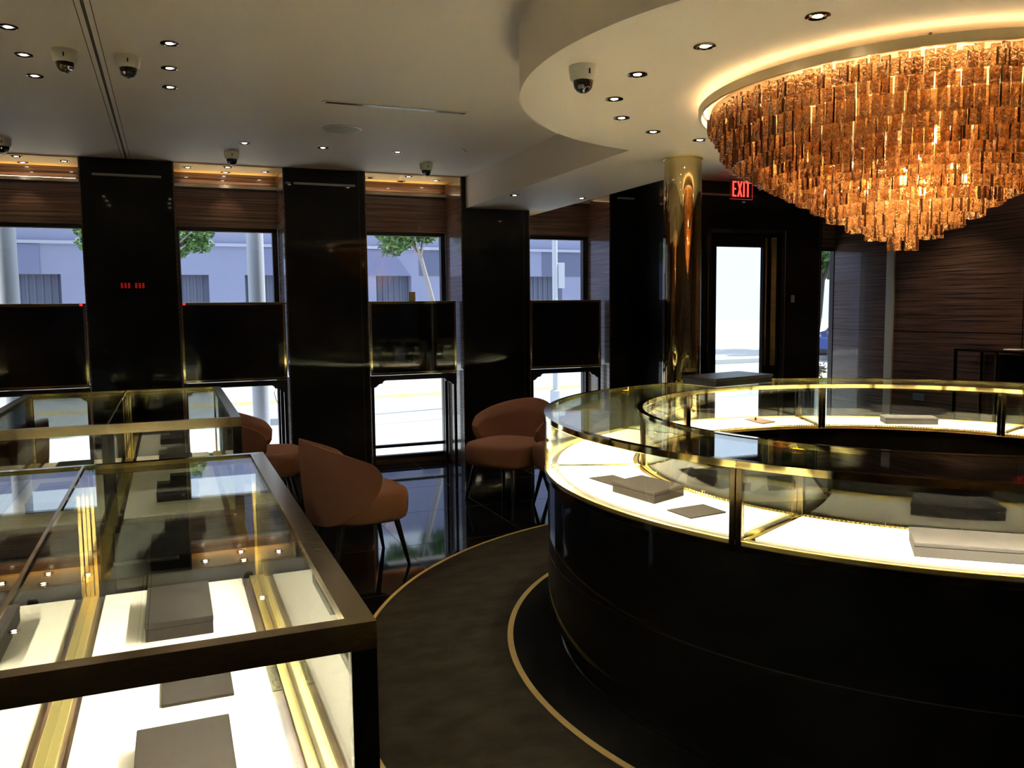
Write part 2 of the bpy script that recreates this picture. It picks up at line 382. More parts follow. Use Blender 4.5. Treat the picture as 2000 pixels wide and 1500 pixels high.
def tree(label, base, top, crown, rad, n, size, tr, bark, seed, squash=1):
    t = thing('street_tree', label, 'tree', base)
    b = Vector(base); tp = Vector(top)-b; cr = Vector(crown)-b
    mid = tp*.5+Vector((.05, 0, 0))
    m = MB().tube([(0, 0, 0), mid, tp], tr, 10, tr*.6)
    for k in range(5):
        a = k*1.3+seed; m.tube([tp*.95, tp.lerp(cr, .6)+Vector((math.cos(a), math.sin(a), .3))*rad*.4, cr+Vector((math.cos(a), math.sin(a), .4))*rad*.7], tr*.4, 6, tr*.1)
    m.build('trunk', bark, t, smooth=60)
    leaves(cr, rad, n, size, squash, seed).build('foliage', LEAF, t)
    return t
tree('street tree with a pale leaning trunk seen through the middle window', (4.72, 14.2, -.1), (4.02, 14, 2.65), (3.93, 14, 2.98), .50, 2600, .07, .055, BARK, 3, .6)
tree('leafy tree whose low branch shows at upper left of the window by the mirror', (-.75, 14.6, -.1), (-.45, 14.2, 2.2), (.30, 14, 2.74), .34, 1700, .06, .09, BARK, 5, .8)
tree('tall dark green tree rising behind the lavender building', (12.2, 34, 0), (12.2, 34, 6), (12.2, 34, 9.3), 3.6, 9000, .28, .3, DBARK, 8)
tree('green tree seen through the narrow window beside the zebrano wall', (22.2, 24.5, 0), (22.6, 24.5, 2.6), (22.7, 24.5, 4.3), 2.1, 7000, .16, .2, DBARK, 11)
pc = thing('street_column', 'round pale grey column standing outside the first window', 'column', (.90, 9.6, -.02))
MB().lathe([(0, 0), (.15, 0), (.15, .08), (.09, .10), (.09, 4.2), (0, 4.2)], n=40).build('shaft', simple('grey_paint', (.42, .44, .50), .5), pc, smooth=40)
lp = thing('street_light_pole', 'slim white pole with sign box outside the window beside the door', 'pole', (5.72, 12.1, -.02))
MB().lathe([(0, 0), (.09, 0), (.09, .3), (.045, .32), (.04, 4.6), (0, 4.6)], n=20).build('shaft', simple('white_paint', (.55, .58, .68), .5), lp, smooth=40)
MB().box(.05, .16, -.03, .03, 1.95, 2.35).build('sign_box', simple('white_sign', (.60, .63, .72), .5), lp, bevel=.004)
MB().box(-.02, .09, -.07, -.01, 1.45, 1.75).build('push_button_box', simple('white_box', (.85, .88, .92), .5), lp, bevel=.004)
cr = thing('car', 'blue parked car seen through the narrow window by the zebrano wall', 'car', (21.5, 21.0, -.15))
prof = [(-2.1, .35), (-2.1, .75), (-1.2, .92), (-.6, 1.40), (.8, 1.42), (1.5, .95), (2.1, .85), (2.1, .35)]
MB().prism_y(prof, -.85, .85).build('car_body', simple('blue_car_paint', (.05, .09, .35), .2, coat=1), cr, bevel=.05)
MB().prism_y([(-.95, .95), (-.52, 1.33), (.72, 1.35), (1.2, .97)], -.86, .86).build('car_windows', simple('car_glass', (.01, .012, .015), .05), cr)
for x in (-1.35, 1.3):
    for y in (-.8, .8):
        m = MB(); n = 20
        vs = [(x+.32*math.cos(2*PI*k/n), y+d, .32+.32*math.sin(2*PI*k/n)) for d in (-.1, .1) for k in range(n)]
        m.add(vs, [tuple(range(n)), tuple(range(n, 2*n))]+[(k, (k+1) % n, n+(k+1) % n, n+k) for k in range(n)]); m.build('wheel', BLACKP, cr)
sh = leaves((0, 0, .25), .32, 500, .06, 1, 21).build('shrub', simple('dry_twigs', (.10, .085, .06), .9)); sh.location = (10.3, 11.3, 0)
tag(sh, 'small dry shrub on the pavement outside the narrow window', 'shrub')
# ================================================================== CARPET
cp = thing('carpet', 'dark brown fitted round carpet with gold border lines under the ring counter', 'carpet', (RX, RY, 0))
MB().arc(0, 0, .01, 2.672, 0, .006, 0, 360, 160).build('pile', CARPET, cp)
MB().arc(0, 0, .01, 1.945, .006, .0075, 0, 360, 160).build('inner_field', CARPETB, cp)
MB().arc(0, 0, 2.672, 2.692, 0, .0075, 0, 360, 200).build('outer_border_line', CLINE, cp)
MB().arc(0, 0, 1.945, 1.973, .006, .009, 0, 360, 200).build('inner_border_line', CLINE, cp)

# ================================================================== COLUMN
col = thing('brass_column', 'mirror-polished brass column between the window wall and the ring counter', 'column', (3.262, 4.862, 0))
MB().lathe([(0, 0), (.127, 0), (.127, SZ-.012), (0, SZ-.012)], n=96).build('shaft', simple('mirror_brass', (.70, .56, .30), .03, 1), col, smooth=40)
MB().lathe([(0, SZ-.012), (.133, SZ-.012), (.133, SZ), (0, SZ)], n=64).build('collar', BRASS, col, smooth=40)
MB().lathe([(0, 0), (.14, 0), (.14, .05), (.127, .055), (0, .055)], n=64).build('base_ring', BRASS, col, smooth=40)

# ================================================================== RING COUNTER
ring = thing('ring_counter', 'large round black lacquer display counter with glowing glass vitrine ring', 'counter', (RX, RY, 0))
ANG = [21, 66, 111, 156, 204.8, 249, 294, 339]
MB().arc(0, 0, 1.30, 1.768, .155, .80, 0, 360, 160).build('base', LACQ, ring, smooth=30)
MB().arc(0, 0, 1.36, 1.708, 0, .155, 0, 360, 160).build('plinth', BLACKW, ring, smooth=30)
MB().arc(0, 0, 1.768, 1.7695, .43, .434, 0, 360, 160).build('base_seam', simple('seam2', (.05, .045, .04), .3), ring)
MB().arc(0, 0, 1.70, 1.712, .0, .012, 0, 360, 160).build('plinth_edge', BRASSD, ring)
MB().arc(0, 0, 1.27, RO, .80, .826, 0, 360, 180).build('deck_band', BRASSD, ring, smooth=30, bevel=.003)
MB().arc(0, 0, RO-.030, RO-.009, .826, .834, 0, 360, 180).arc(0, 0, RO-.009, RO-.0005, .826, .840, 0, 360, 180).build('outer_sill', BRASSC, ring, smooth=30)
MB().arc(0, 0, RI+.002, RI+.016, .826, .836, 0, 360, 180).build('inner_sill', BRASSC, ring, smooth=30)
MB().arc(0, 0, RO-.068, RO-.030, .826, .830, 0, 360, 180).arc(0, 0, RI+.016, RI+.042, .826, .830, 0, 360, 180).build('wood_margin', ZEBRA, ring)
# scalloped gold edge bead along the inner sill
m = MB()
for k in range(520):
    a = 2*PI*k/520; x, y = (RI+.020)*math.cos(a), (RI+.020)*math.sin(a); s = .0035
    m.add([(x-s, y-s, .836), (x+s, y-s, .836), (x+s, y+s, .836), (x-s, y+s, .836), (x, y, .843)], [(0, 1, 4), (1, 2, 4), (2, 3, 4), (3, 0, 4)])
m.build('bead_edging', BRASS, ring)
for i, a0 in enumerate(ANG):
    a1 = ANG[(i+1) % 8]; a1 = a1+360 if a1 < a0 else a1
    n = 26
    MB().arc(0, 0, RI+.046, RO-.064, .828, .840, a0+1.3, a1-1.3, n).build('deck_pad', DECK, ring, bevel=.002)
    MB().arc(0, 0, RO-.007, RO-.001, .836, 1.078, a0+.75, a1-.75, n).build('outer_glass', GLASS, ring, smooth=30)
    MB().arc(0, 0, RI+.001, RI+.007, .836, 1.078, a0+1.0, a1-1.0, n).build('inner_glass', GLASS, ring, smooth=30)
    MB().arc(0, 0, RI+.028, RO-.032, 1.092, 1.100, a0+.15, a1-.15, n).build('top_glass', GLASS, ring)
    MB().arc(0, 0, RO-.006, RO, 1.079, 1.103, a0+.03, a1-.03, n).arc(0, 0, RO-.032, RO-.006, 1.0995, 1.103, a0+.03, a1-.03, n).arc(0, 0, RO-.032, RO-.030, 1.085, 1.0995, a0+.03, a1-.03, n).build('outer_rim', BRASS, ring, smooth=30)
    MB().arc(0, 0, RI, RI+.006, 1.079, 1.103, a0+.03, a1-.03, n).arc(0, 0, RI+.006, RI+.028, 1.0995, 1.103, a0+.03, a1-.03, n).arc(0, 0, RI+.026, RI+.028, 1.085, 1.0995, a0+.03, a1-.03, n).build('inner_rim', BRASS, ring, smooth=30)
    MB().arc(0, 0, RO-.018, RO-.008, 1.094, 1.099, a0+1.2, a1-1.2, n).build('led_strip', LED, ring)
    MB().arc(0, 0, RI+.008, RI+.015, 1.094, 1.099, a0+1.2, a1-1.2, n).build('led_strip', emis('led_line_soft', (1, .92, .74), 150) if i == 0 else bpy.data.materials['led_line_soft'], ring)
    ca, sa = math.cos(R_(a0)), math.sin(R_(a0))
    def rad(r0, r1, t0, t1, z0, z1):   # block along the radius at this joint
        P = [(r*ca-t*sa, r*sa+t*ca) for r, t in ((r0, t0), (r1, t0), (r1, t1), (r0, t1))]
        return MB().prism(P, z0, z1)
    rad(RO-.020, RO+.001, -.022, -.001, .80, 1.08).build('outer_post', BRASSD, ring, bevel=.0015)
    rad(RO-.020, RO+.001, .001, .022, .80, 1.08).build('outer_post', BRASSD, ring, bevel=.0015)
    rad(RI-.001, RI+.020, -.022, -.001, .80, 1.08).build('inner_post', BRASSD, ring, bevel=.0015)
    rad(RI-.001, RI+.020, .001, .022, .80, 1.08).build('inner_post', BRASSD, ring, bevel=.0015)
    rad(RI+.02, RO-.02, -.012, -.006, .836, 1.088).build('divider_glass', GLASS, ring)
    rad(RI+.02, RO-.02, .006, .012, .836, 1.088).build('divider_glass', GLASS, ring)
    rad(RI+.02, RO-.02, -.013, .013, .826, .838).build('joint_bar', BRASS, ring, bevel=.001)

# ================================================================== RECTANGULAR DISPLAY CASES
def case(label, x0, x1, y0, y1, lit):
    t = thing('display_case', label, 'display case', (0, y0, 0)); L = y1-y0; hz = 1.103
    MB().box(x0, x1, .03, L-.03, .08, .60).build('cabinet', LACQ, t, bevel=.003)
    MB().box(x0, x1-.05, .05, L-.05, 0, .08).build('plinth', BLACKW, t)
    MB().box(x0, x1, 0, L, .60, .635).build('deck_band', BRASSD, t, bevel=.002)
    MB().box(x0+.005, x1-.012, .02, L-.012, .635, .652).build('wood_margin', ZEBRA2, t)
    MB().box(x0+.045, x1-.092, .04, L-.035, .652, .664).build('deck_pad', DECK, t, bevel=.002)
    MB().box(x1-.064, x1-.040, .02, L-.012, .652, .662).box(x1-.030, x1-.006, .02, L-.012, .652, .662).box(x0, x0+.022, .02, L-.012, .652, .660).build('floor_channel', BRASSC, t, bevel=.001)
    for n_, (bx0, bx1, by0, by1) in enumerate(((x0, x1, 0, .030), (x0, x1, L-.028, L), (x1-.046, x1, .030, L-.028), (x0, x0+.004, .03, L-.028))):
        rb = MB().box(bx0, bx1, by0, by1, 1.099, hz)
        if n_ == 0: rb.box(bx0, bx1, by0, by0+.004, 1.058, 1.099).box(bx0, bx1, by1-.003, by1, 1.082, 1.099)
        elif n_ == 1: rb.box(bx0, bx1, by1-.004, by1, 1.066, 1.099)
        elif n_ == 2: rb.box(bx1-.004, bx1, by0, by1, 1.058, 1.099).box(bx0, bx0+.003, by0, by1, 1.082, 1.099)
        rb.build('top_rail', BRASSB if n_ != 1 else BRASS, t)
    for px, py in ((x1-.042, 0), (x1-.044, L-.030), (x0, 0), (x0, L-.026)):
        w_ = .042 if px > 0 else .026
        pm = MB()
        if py > 0: pm.box(px, px+w_*.45, py, py+.026, .635, 1.098).box(px+w_*.55, px+w_, py, py+.026, .635, 1.098)
        else: pm.box(px, px+w_, py, py+.026, .635, 1.058)
        pm.build('corner_post', BRASS if py > 0 else POSTD, t, bevel=.001)
    MB().box(x0+.008, x1-.044, .03, L-.028, 1.088, 1.096).build('top_glass', GLASS, t)
    MB().box(x1-.039, x1-.033, .03, L-.03, .652, 1.090).build('side_glass', GLASS, t)
    MB().box(x0+.01, x1-.03, .006, .012, .652, 1.068).build('front_glass', GLASS, t)
    MB().box(x0+.01, x1-.03, L-.012, L-.006, .652, 1.068).build('rear_glass', GLASS, t)
    if lit:
        MB().box(x0+.02, x1-.05, .006, .016, 1.093, 1.098).build('led_strip', LEDC, t)
        MB().box(x1-.016, x1-.006, .04, L-.05, 1.093, 1.098).build('led_strip', LEDC, t)
    return t
case1 = case('front lit glass display case against the mirror wall, nearest the camera', XM, .286, 1.285, 3.05, True)
case2 = case('unlit glass display case against the mirror wall, nearer the windows', XM, .293, 4.13, 5.95, False)
# engraved plaque with a gold script signature on the wood margin of the first case
pl = MB().box(.196, .221, 2.085-1.285, 2.235-1.285, .6522, .6536).build('signature_plaque', simple('smoked_plate', (.06, .07, .06), .15), case1)
SIG = [[(.1, .95), (.16, .7), (.4, .42), (.2, .25), (.75, .06)], [(.75, .06), (.98, .12), (.15, .02)],
       [(.95, .24), (.72, .20), (.68, .28), (.9, .32), (.98, .26), (.8, .34)],
       [(.85, .40), (.62, .38), (.60, .47), (.85, .50), (.95, .42), (1.2, .52), (1.15, .34), (1.0, .30)],
       [(.55, .62), (.72, .66)], [(.40, .66), (.45, .67)], [(.62, .72), (.5, .80), (.62, .88), (.48, .95)]]
m = MB()
for st in SIG: m.tube([(.196+u*.0235, .80+.005+v*.14, .6542) for u, v in st], .0007, 5)
m.build('script_lettering', simple('gold_foil', (.9, .72, .35), .25, 1), pl)

# ================================================================== JEWELLERY BOXES AND TRAYS
def jbox(name, label, cat, poly, z, h, m, lidfrac=0, group=None):
    cx = sum(p[0] for p in poly)/4; cyy = sum(p[1] for p in poly)/4
    P = [(x-cx, y-cyy) for x, y in poly]
    if lidfrac:
        t = thing(name, label, cat, (cx, cyy, z), 0, group)
        MB().prism(P, 0, h*(1-lidfrac)).build('box_body', m, t, bevel=.002)
        MB().prism([(x*1.012, y*1.012) for x, y in P], h*(1-lidfrac)+.0006, h).build('lid', m, t, bevel=.0025)
        return t
    o = MB().prism(P, 0, h).build(name, m, bevel=.0015, loc=(cx, cyy, z)); return tag(o, label, cat, group)
def rect(x0, x1, y0, y1): return [(x0, y0), (x1, y0), (x1, y1), (x0, y1)]
zc = .664
jbox('jewelry_box', 'thick taupe box at the middle of the front lit case', 'box', rect(-.105, .078, 2.52, 2.86), zc, .055, TAUPE, .35)
jbox('display_tray', 'thin taupe tray lying flat between the two boxes in the front case', 'tray', rect(-.060, .105, 2.075, 2.36), zc, .008, TAUPE)
jbox('jewelry_box', 'taupe box closest to the front glass of the lit case', 'box', rect(-.105, .082, 1.60, 1.90), zc, .04, TAUPE, .3)
jbox('jewelry_box', 'brown box near the front end of the unlit case', 'box', rect(-.10, .10, 4.42, 4.72), zc, .05, TAUPE, .3)
jbox('display_tray', 'thin brown tray in the middle of the unlit case', 'tray', rect(-.04, .13, 4.95, 5.15), zc, .01, TAUPE)
jbox('jewelry_box', 'brown box at the window end of the unlit case', 'box', rect(-.10, .09, 5.35, 5.62), zc, .05, TAUPE, .3)
zr = .840
jbox('display_tray', 'olive grey tray nearest the curved left end of the ring counter', 'tray', [(1.725, 3.075), (1.845, 3.075), (1.835, 3.275), (1.705, 3.265)], zr, .005, TAUPE)
jbox('jewelry_box', 'taupe oblong box on the lit deck left of the ring counter post', 'box', [(1.706, 2.722), (1.895, 2.800), (1.845, 3.045), (1.668, 2.985)], zr, .045, TAUPE, .3)
jbox('display_tray', 'thin taupe tray beside the black post of the ring counter', 'tray', [(1.702, 2.472), (1.872, 2.492), (1.868, 2.63), (1.692, 2.612)], zr, .006, TAUPE)
jbox('jewelry_box', 'large pale flat box on the nearest deck of the ring counter', 'box', [(2.052, 1.812), (2.345, 1.560), (2.475, 1.700), (2.185, 1.952)], zr, .045, TAUPEL, .3)
t = thing('display_tray', 'small brown tray with a knob on the far lit deck before the door', 'tray', (3.60, 4.45, zr))
MB().prism([(-.085, -.14), (.05, -.10), (.075, .12), (-.045, .095)], 0, .008).build('tray_body', simple('brown_suede', (.10, .055, .035), .9), t, bevel=.0015)
MB().lathe([(0, 0), (.008, 0), (.005, .01), (.010, .02), (0, .024)], -.03, 0, .008, 16).build('knob', BLACKP, t, smooth=60)
jbox('jewelry_box', 'dark brown box with pale top on the far deck of the ring counter', 'box', [(4.215, 3.975), (4.480, 3.805), (4.56, 3.93), (4.295, 4.10)], zr, .042, TAUPEL, .3)
jbox('jewelry_box', 'wide black box lying on top of the ring counter glass before the door', 'box', [(3.12, 4.27), (3.66, 4.40), (3.64, 4.73), (3.10, 4.60)], 1.103, .052, BLKBOX, .3)

# ================================================================== CHAIRS
def make_chair():
    t = thing('lounge_chair', 'x', 'chair')
    # seat cushion (chair faces +X)
    def outline(s, k=30):
        P = []
        for i in range(k):
            a = 2*PI*i/k; c, q = math.cos(a), math.sin(a); e = .55 if c > 0 else .8
            P.append((.275*math.copysign(abs(c)**e, c)*s+.03, .27*math.copysign(abs(q)**.62, q)*s))
        return P
    prof = [(.0, .285), (.86, .285), (.95, .30), (.985, .33), (1.0, .37), (1.0, .42), (.985, .448), (.95, .465), (.86, .475), (.5, .48), (0.0, .481)]
    vs = []; k = 30
    for s, z in prof: vs += [(x, y, z) for x, y in outline(max(s, .001), k)]
    fs = [(i*k+j, i*k+(j+1) % k, (i+1)*k+(j+1) % k, (i+1)*k+j) for i in range(len(prof)-1) for j in range(k)]
    MB().add(vs, fs).build('seat', FABRIC, t, smooth=70)
    # wrap-around back
    n = 40; m = 10; th = .05; outer = []; inner = []
    for i in range(n+1):
        u = -1+2*i/n; a = PI+u*R_(104); f = abs(u)
        top = .80-.17*f**1.6; bot = .285+.19*max(0, (f-.35)/.65)**1.5
        if f > .86: e = (f-.86)/.14; top -= .05*e*e; bot += .03*e*e
        for j in range(m+1):
            v = j/m; z = bot+(top-bot)*v
            r = .282+.035*v*(1-.3*f)+.02*math.sin(PI*v)*.5
            x, y = r*1.02*math.cos(a)+.0, r*1.03*math.sin(a)
            edge = min(1, 4.2*min(v, 1-v)+.15)*th
            outer.append((x, y, z)); inner.append(((r-edge)*1.02*math.cos(a), (r-edge)*1.03*math.sin(a), z-(.004 if v > .9 else 0)))
    W = m+1; K = len(outer); fs = []
    for i in range(n):
        for j in range(m):
            q = (i*W+j, (i+1)*W+j, (i+1)*W+j+1, i*W+j+1); fs.append(q); fs.append(tuple(K+x for x in q[::-1]))
        fs.append((i*W+m, (i+1)*W+m, K+(i+1)*W+m, K+i*W+m)); fs.append(((i+1)*W, i*W, K+i*W, K+(i+1)*W))
    for j in range(m):
        fs.append((j+1, j, K+j, K+j+1)); b = n*W; fs.append((b+j, b+j+1, K+b+j+1, K+b+j))
    o = MB().add(outer+inner, fs).build('backrest', FABRIC, t, smooth=75)
    sd = o.modifiers.new('sub', 'SUBSURF'); sd.levels = 1; sd.render_levels = 1
    for sx in (-1, 1):
        for sy in (-1, 1):
            MB().tube([(.17*sx+.03, .17*sy, .30), (.235*sx+.03, .215*sy, 0)], .019, 12, .010).build('leg', BLACKW, t, smooth=60)
    return t
chairs = [((1.03, 5.17, 0), R_(8), 'rust velvet tub chair with its back to the camera, standing beside the cases'),
          ((2.64, 6.50, 0), R_(212), 'rust velvet tub chair facing left in front of the third window'),
          ((2.98, 5.90, 0), R_(178), 'rust velvet chair mostly hidden behind the ring counter, only its seat showing'),
          ((.63, 6.90, 0), R_(-10), 'rust velvet chair half hidden behind the unlit case by the first window')]
c0 = make_chair()
for i, (l, rz, lab) in enumerate(chairs):
    o = c0 if i == 0 else copy_tree(c0); o.location = l; o.rotation_euler = (0, 0, rz); o['label'] = lab; o['group'] = 'rust velvet tub chairs'; o.scale = [(1.03, 1.03, 1.04), (1.15, 1.15, 1.03), (1.1,)*3, (1.05,)*3][i]

# ================================================================== WINDOW CABINETS
def cabinet(x0, x1, label):
    t = thing('window_cabinet', label, 'cabinet', (x0, D, 0)); W = x1-x0; dp = .34
    MB().box(.02, W-.02, .012, dp, .985, 1.67).build('cabinet_body', simple('piano_black', (.002, .002, .002), .07, coat=1), t, bevel=.002)
    fr = MB(); fr.box(0, W, 0, .014, 1.665, 1.690); fr.box(0, W, 0, .014, .975, .998); fr.box(0, .022, 0, .014, .998, 1.665); fr.box(W-.022, W, 0, .014, .998, 1.665)
    fr.build('brass_frame', BRASS, t, bevel=.002)
    MB().box(0, W, .014, dp, 1.672, 1.688).build('cabinet_top', BRASSD, t, bevel=.002)
    P = [(-.0, .970), (-.0, .86)]
    P += [(.03, .855), (.05, .862), (.075, .885), (.09, .892), (.11, .893), (.125, .915), (.14, .922)]
    P2 = [(W-x, z) for x, z in reversed(P)]
    MB().prism_y(P[1:]+P2[:-1]+[(W, .970), (0, .970)], .01, .03).build('apron', BLACKW, t)
    for x in (.0, W-.032):
        for y in (.008, dp-.035): MB().box(x, x+.03, y, y+.03, 0, .97).build('leg', BLACKW, t, bevel=.002)
    return t
cabinet(.088, .985, 'black lacquer brass-framed cabinet on legs in the first window niche')
cb = cabinet(1.772, 2.645, 'black lacquer brass-framed cabinet in the middle window niche with a small cup on top')
cabinet(3.460, 4.285, 'black lacquer brass-framed cabinet in the window niche nearest the door')
o = MB().lathe([(0, 0), (.026, 0), (.032, .004), (.032, .09), (.029, .09), (.029, .006), (0, .006)], n=24).build('paper_cup', simple('kraft_paper', (.55, .38, .20), .7), loc=(2.222, 8.0, 1.6902), smooth=50)
tag(o, 'small kraft coloured cup on top of the middle window cabinet', 'cup')
o = MB().box(.0, .022, -.006, .0, 0, .018).build('status_light', emis('red_dot', (1, .03, .02), 1.5), loc=(.11, D-.0005, 1.668))
tag(o, 'tiny red status light at the upper corner of the first window cabinet', 'light')
o = MB().tube([(.965, 8.27, .96), (.925, 8.26, .88), (.90, 8.26, .82), (.915, 8.26, .75), (.95, 8.26, .70)], .003, 6).build('cable', BLACKP)
tag(o, 'thin black cable hanging below the first window cabinet', 'cable')

# ================================================================== CEILING FIXTURES
def downlight():
    t = thing('recessed_downlight', 'x', 'downlight')
    MB().lathe([(.030, 0), (.043, 0), (.043, -.004), (.034, -.006), (.030, .0)], n=28).build('trim_ring', BRASSD, t, smooth=40)
    MB().lathe([(.030, -.001), (.018, -.0015), (.018, -.001)], n=24).build('reflector', CHROME, t, smooth=40)
    MB().lathe([(0, -.003), (.015, -.003), (.018, -.001)], n=20).build('bulb', SPOT, t, smooth=40)
    l = bpy.data.lights.new('downlight_beam', 'SPOT'); l.energy = 16; l.color = (1, .80, .55); l.spot_size = R_(70); l.spot_blend = .6; l.shadow_soft_size = .02
    o = bpy.data.objects.new('downlight_beam', l); C.objects.link(o); o.parent = t; o.location = (0, 0, -.012)
    return t
d0 = downlight()
DL = [((.057, 4.50, HC), 'recessed ceiling downlight nearest the camera in the row of three by the mirror'), ((.057, 4.945, HC), 'middle downlight of the row of three by the mirror'), ((.060, 5.352, HC), 'downlight of the mirror row furthest from the camera'),
      ((.596, 6.89, HC), 'ceiling downlight before the first window niche'), ((1.20, 6.88, HC), 'ceiling downlight before the wide pier, behind the round speaker'), ((1.81, 6.87, HC), 'ceiling downlight before the middle window niche'),
      ((2.133, 2.36, SZ), 'downlight in the round soffit, nearest the camera, above the chandelier rim'), ((1.96, 2.779, SZ), 'second downlight in the arc around the chandelier, counted from the camera'), ((1.916, 3.206, SZ), 'downlight in the round soffit right next to the dome camera'),
      ((2.03, 3.611, SZ), 'downlight behind the dome camera on the round soffit'), ((2.264, 3.95, SZ), 'downlight on the round soffit where the curve turns toward the column'), ((2.611, 4.193, SZ), 'downlight on the round soffit two before the brass column'), ((3.005, 4.30, SZ), 'downlight directly in front of the top of the brass column'),
      ((2.868, 6.89, SZ), 'left downlight on the underside of the beam by the windows'), ((3.533, 6.89, SZ), 'right downlight on the underside of the beam by the windows')]
for i, (l, lab) in enumerate(DL):
    o = d0 if i == 0 else copy_tree(d0); o.location = l; o['label'] = lab; o['group'] = 'ceiling downlights' if l[2] == HC else 'soffit downlights'
for k, y in enumerate((3.2, 4.6, 6.0)):  # extra downlights added to brighten the zebrano wall
    o = copy_tree(d0); o.location = (6.75, y, HC); o['label'] = ['nearest', 'middle', 'furthest'][k]+' added ceiling downlight along the zebrano wall'; o['group'] = 'ceiling downlights'
    for q in o.children:
        if q.type == 'LIGHT': q.data = q.data.copy(); q.data.energy = 32; q.data.spot_size = R_(95)
for j, (nm, px) in enumerate((('first', [(.205, 8.11), (.54, 7.99), (.537, 8.29), (.875, 8.15)]), ('middle', [(1.874, 8.18), (2.221, 8.31), (2.21, 7.99), (2.535, 8.15)]))):
    for k, (x, y) in enumerate(px):
        o = copy_tree(d0); o.location = (x, y, HC-.012)
        for q in o.children:
            if q.type == 'LIGHT': q.data = q.data.copy(); q.data.energy = 3.5
        o['label'] = ['left', 'front', 'rear', 'right'][k if j == 0 else (0, 2, 1, 3)[k]]+' downlight in the golden ceiling of the '+nm+' window niche'
        o['group'] = 'niche downlights'
        if j == 1 and k in (0, 1):
            for ch in list(o.children):
                if ch.type == 'LIGHT': bpy.data.objects.remove(ch)
                elif ch.name.startswith('bulb'):
                    ch.data = ch.data.copy(); ch.data.materials[0] = BLACKP
            o['label'] = o['label'].replace('downlight', 'unlit downlight')
def dome_cam():
    t = thing('dome_camera', 'x', 'security camera')
    MB().lathe([(0, 0), (.060, 0), (.060, -.012), (.055, -.050), (.047, -.060), (.0, -.060)], n=40).build('housing', WHITEP, t, smooth=50)
    MB().lathe([(.043, -.060), (.042, -.070), (.037, -.088), (.026, -.101), (.012, -.108), (0, -.109)], n=32).build('dome', simple('smoked_dome', (.015, .015, .015), .05, coat=1), t, smooth=60)
    MB().lathe([(0, -.001), (.014, -.001), (.014, .014), (0, .014)], -.022, -.025, -.098, 16).build('lens', simple('lens_glass', (.3, .3, .32), .1, 1), t, smooth=40)
    MB().box(-.003, .003, -.0605, -.057, -.042, -.022).build('badge', BLACKP, t)
    return t
k0 = dome_cam()
for i, (l, lab) in enumerate([((1.642, 3.185, SZ), 'white dome camera on the round soffit by the chandelier'), ((-.141, 4.80, HC), 'white dome camera on the ceiling beside the mirror wall'),
                              ((.527, 7.30, HC), 'white dome camera on the ceiling before the first window niche'), ((2.192, 7.33, HC), 'white dome camera on the ceiling before the middle window niche')]):
    o = k0 if i == 0 else copy_tree(k0); o.location = l; o['label'] = lab; o['group'] = 'ceiling dome cameras'
sp = thing('ceiling_speaker', 'flush round white speaker grille in the ceiling', 'speaker', (1.211, 6.144, HC))
MB().lathe([(0, -.006), (.128, -.006), (.140, 0)], n=48).build('grille', simple('speaker_white', (.50, .50, .46), .6), sp, smooth=40)
MB().lathe([(.128, -.0065), (.142, -.004), (.145, 0)], n=48).build('rim', WHITEP, sp, smooth=40)
av = thing('air_diffuser', 'long thin slot air diffuser in the ceiling', 'air vent', (.943, 5.352, HC))
MB().box(0, .963, 0, .05, -.006, 0).build('diffuser_frame', CEIL, av, bevel=.001)
MB().box(.02, .943, .008, .020, -.0075, -.006).build('slot', BLACKP, av)
MB().box(.02, .943, .030, .042, -.0075, -.006).build('slot', BLACKP, av)
o = MB().box(0, .16, 0, .006, -.003, 0).build('hatch_seam', simple('grey_line', (.25, .25, .23), .7), loc=(2.28, 6.55, HC), smooth=0); o.rotation_euler = (0, 0, R_(60)); struct(o); o.name = 'trim_30'
# exit signs
def exit_sign(label, loc, s=1.0, rz=0):
    t = thing('exit_sign', label, 'exit sign', loc, rz)
    MB().box(-.15, .15, -.012, .012, .205, .225).build('mounting_bar', GREYRAIL, t, bevel=.002)
    MB().box(-.135, .135, -.003, .003, 0, .205).build('acrylic_panel', glass('acrylic', (.95, .75, .75)), t, bevel=.002)
    e = MB().box(-.135, .135, -.0045, -.003, 0, .003).box(.132, .135, -.0045, -.003, 0, .205).build('lit_edge', emis('edge_red', (1, .06, .06), .7), t)
    m = MB(); hh = .15; z0 = .025; sw = .016; y0, y1 = -.0065, -.0032
    def bar(x0, x1, a, b): m.box(x0, x1, y0, y1, z0+a, z0+b)
    x = -.105; bar(x, x+sw, 0, hh); bar(x+sw, x+.045, 0, sw); bar(x+sw, x+.045, hh-sw, hh); bar(x+sw, x+.04, hh/2-sw/2, hh/2+sw/2)
    x = -.048
    for a, b in (((x, 0), (x+.042, hh)), ((x+.042, 0), (x, hh))):
        m.prism_y([(a[0], z0+a[1]), (a[0]+sw, z0+a[1]), (b[0]+sw, z0+b[1]), (b[0], z0+b[1])], y0, y1)
    bar(.022, .022+sw, 0, hh)
    x = .050; bar(x, x+.056, hh-sw, hh); bar(x+.020, x+.036, 0, hh-sw)
    m.build('letters', REDL, t)
    return t
o = exit_sign('red lit EXIT sign hanging near the door under the ceiling', (5.27, 6.84, 2.655))
t = thing('alarm_display', 'dim red digital display on the black pier beside the mirror wall', 'display', (XM+.055, D, 1.84))
MB().box(-.050, .045, -.008, 0, -.035, .035).build('housing', BLACKP, t, bevel=.002)
dg = MB()
for k, x in enumerate((-.034, -.006, .022)):
    for a, b, c, d in ((0, .014, .018, .021), (0, .014, -.0015, .0015), (0, .014, -.021, -.018), (0, .003, -.021, .021), (.011, .014, -.021, .021)): dg.box(x+a, x+b, -.0088, -.008, c, d)
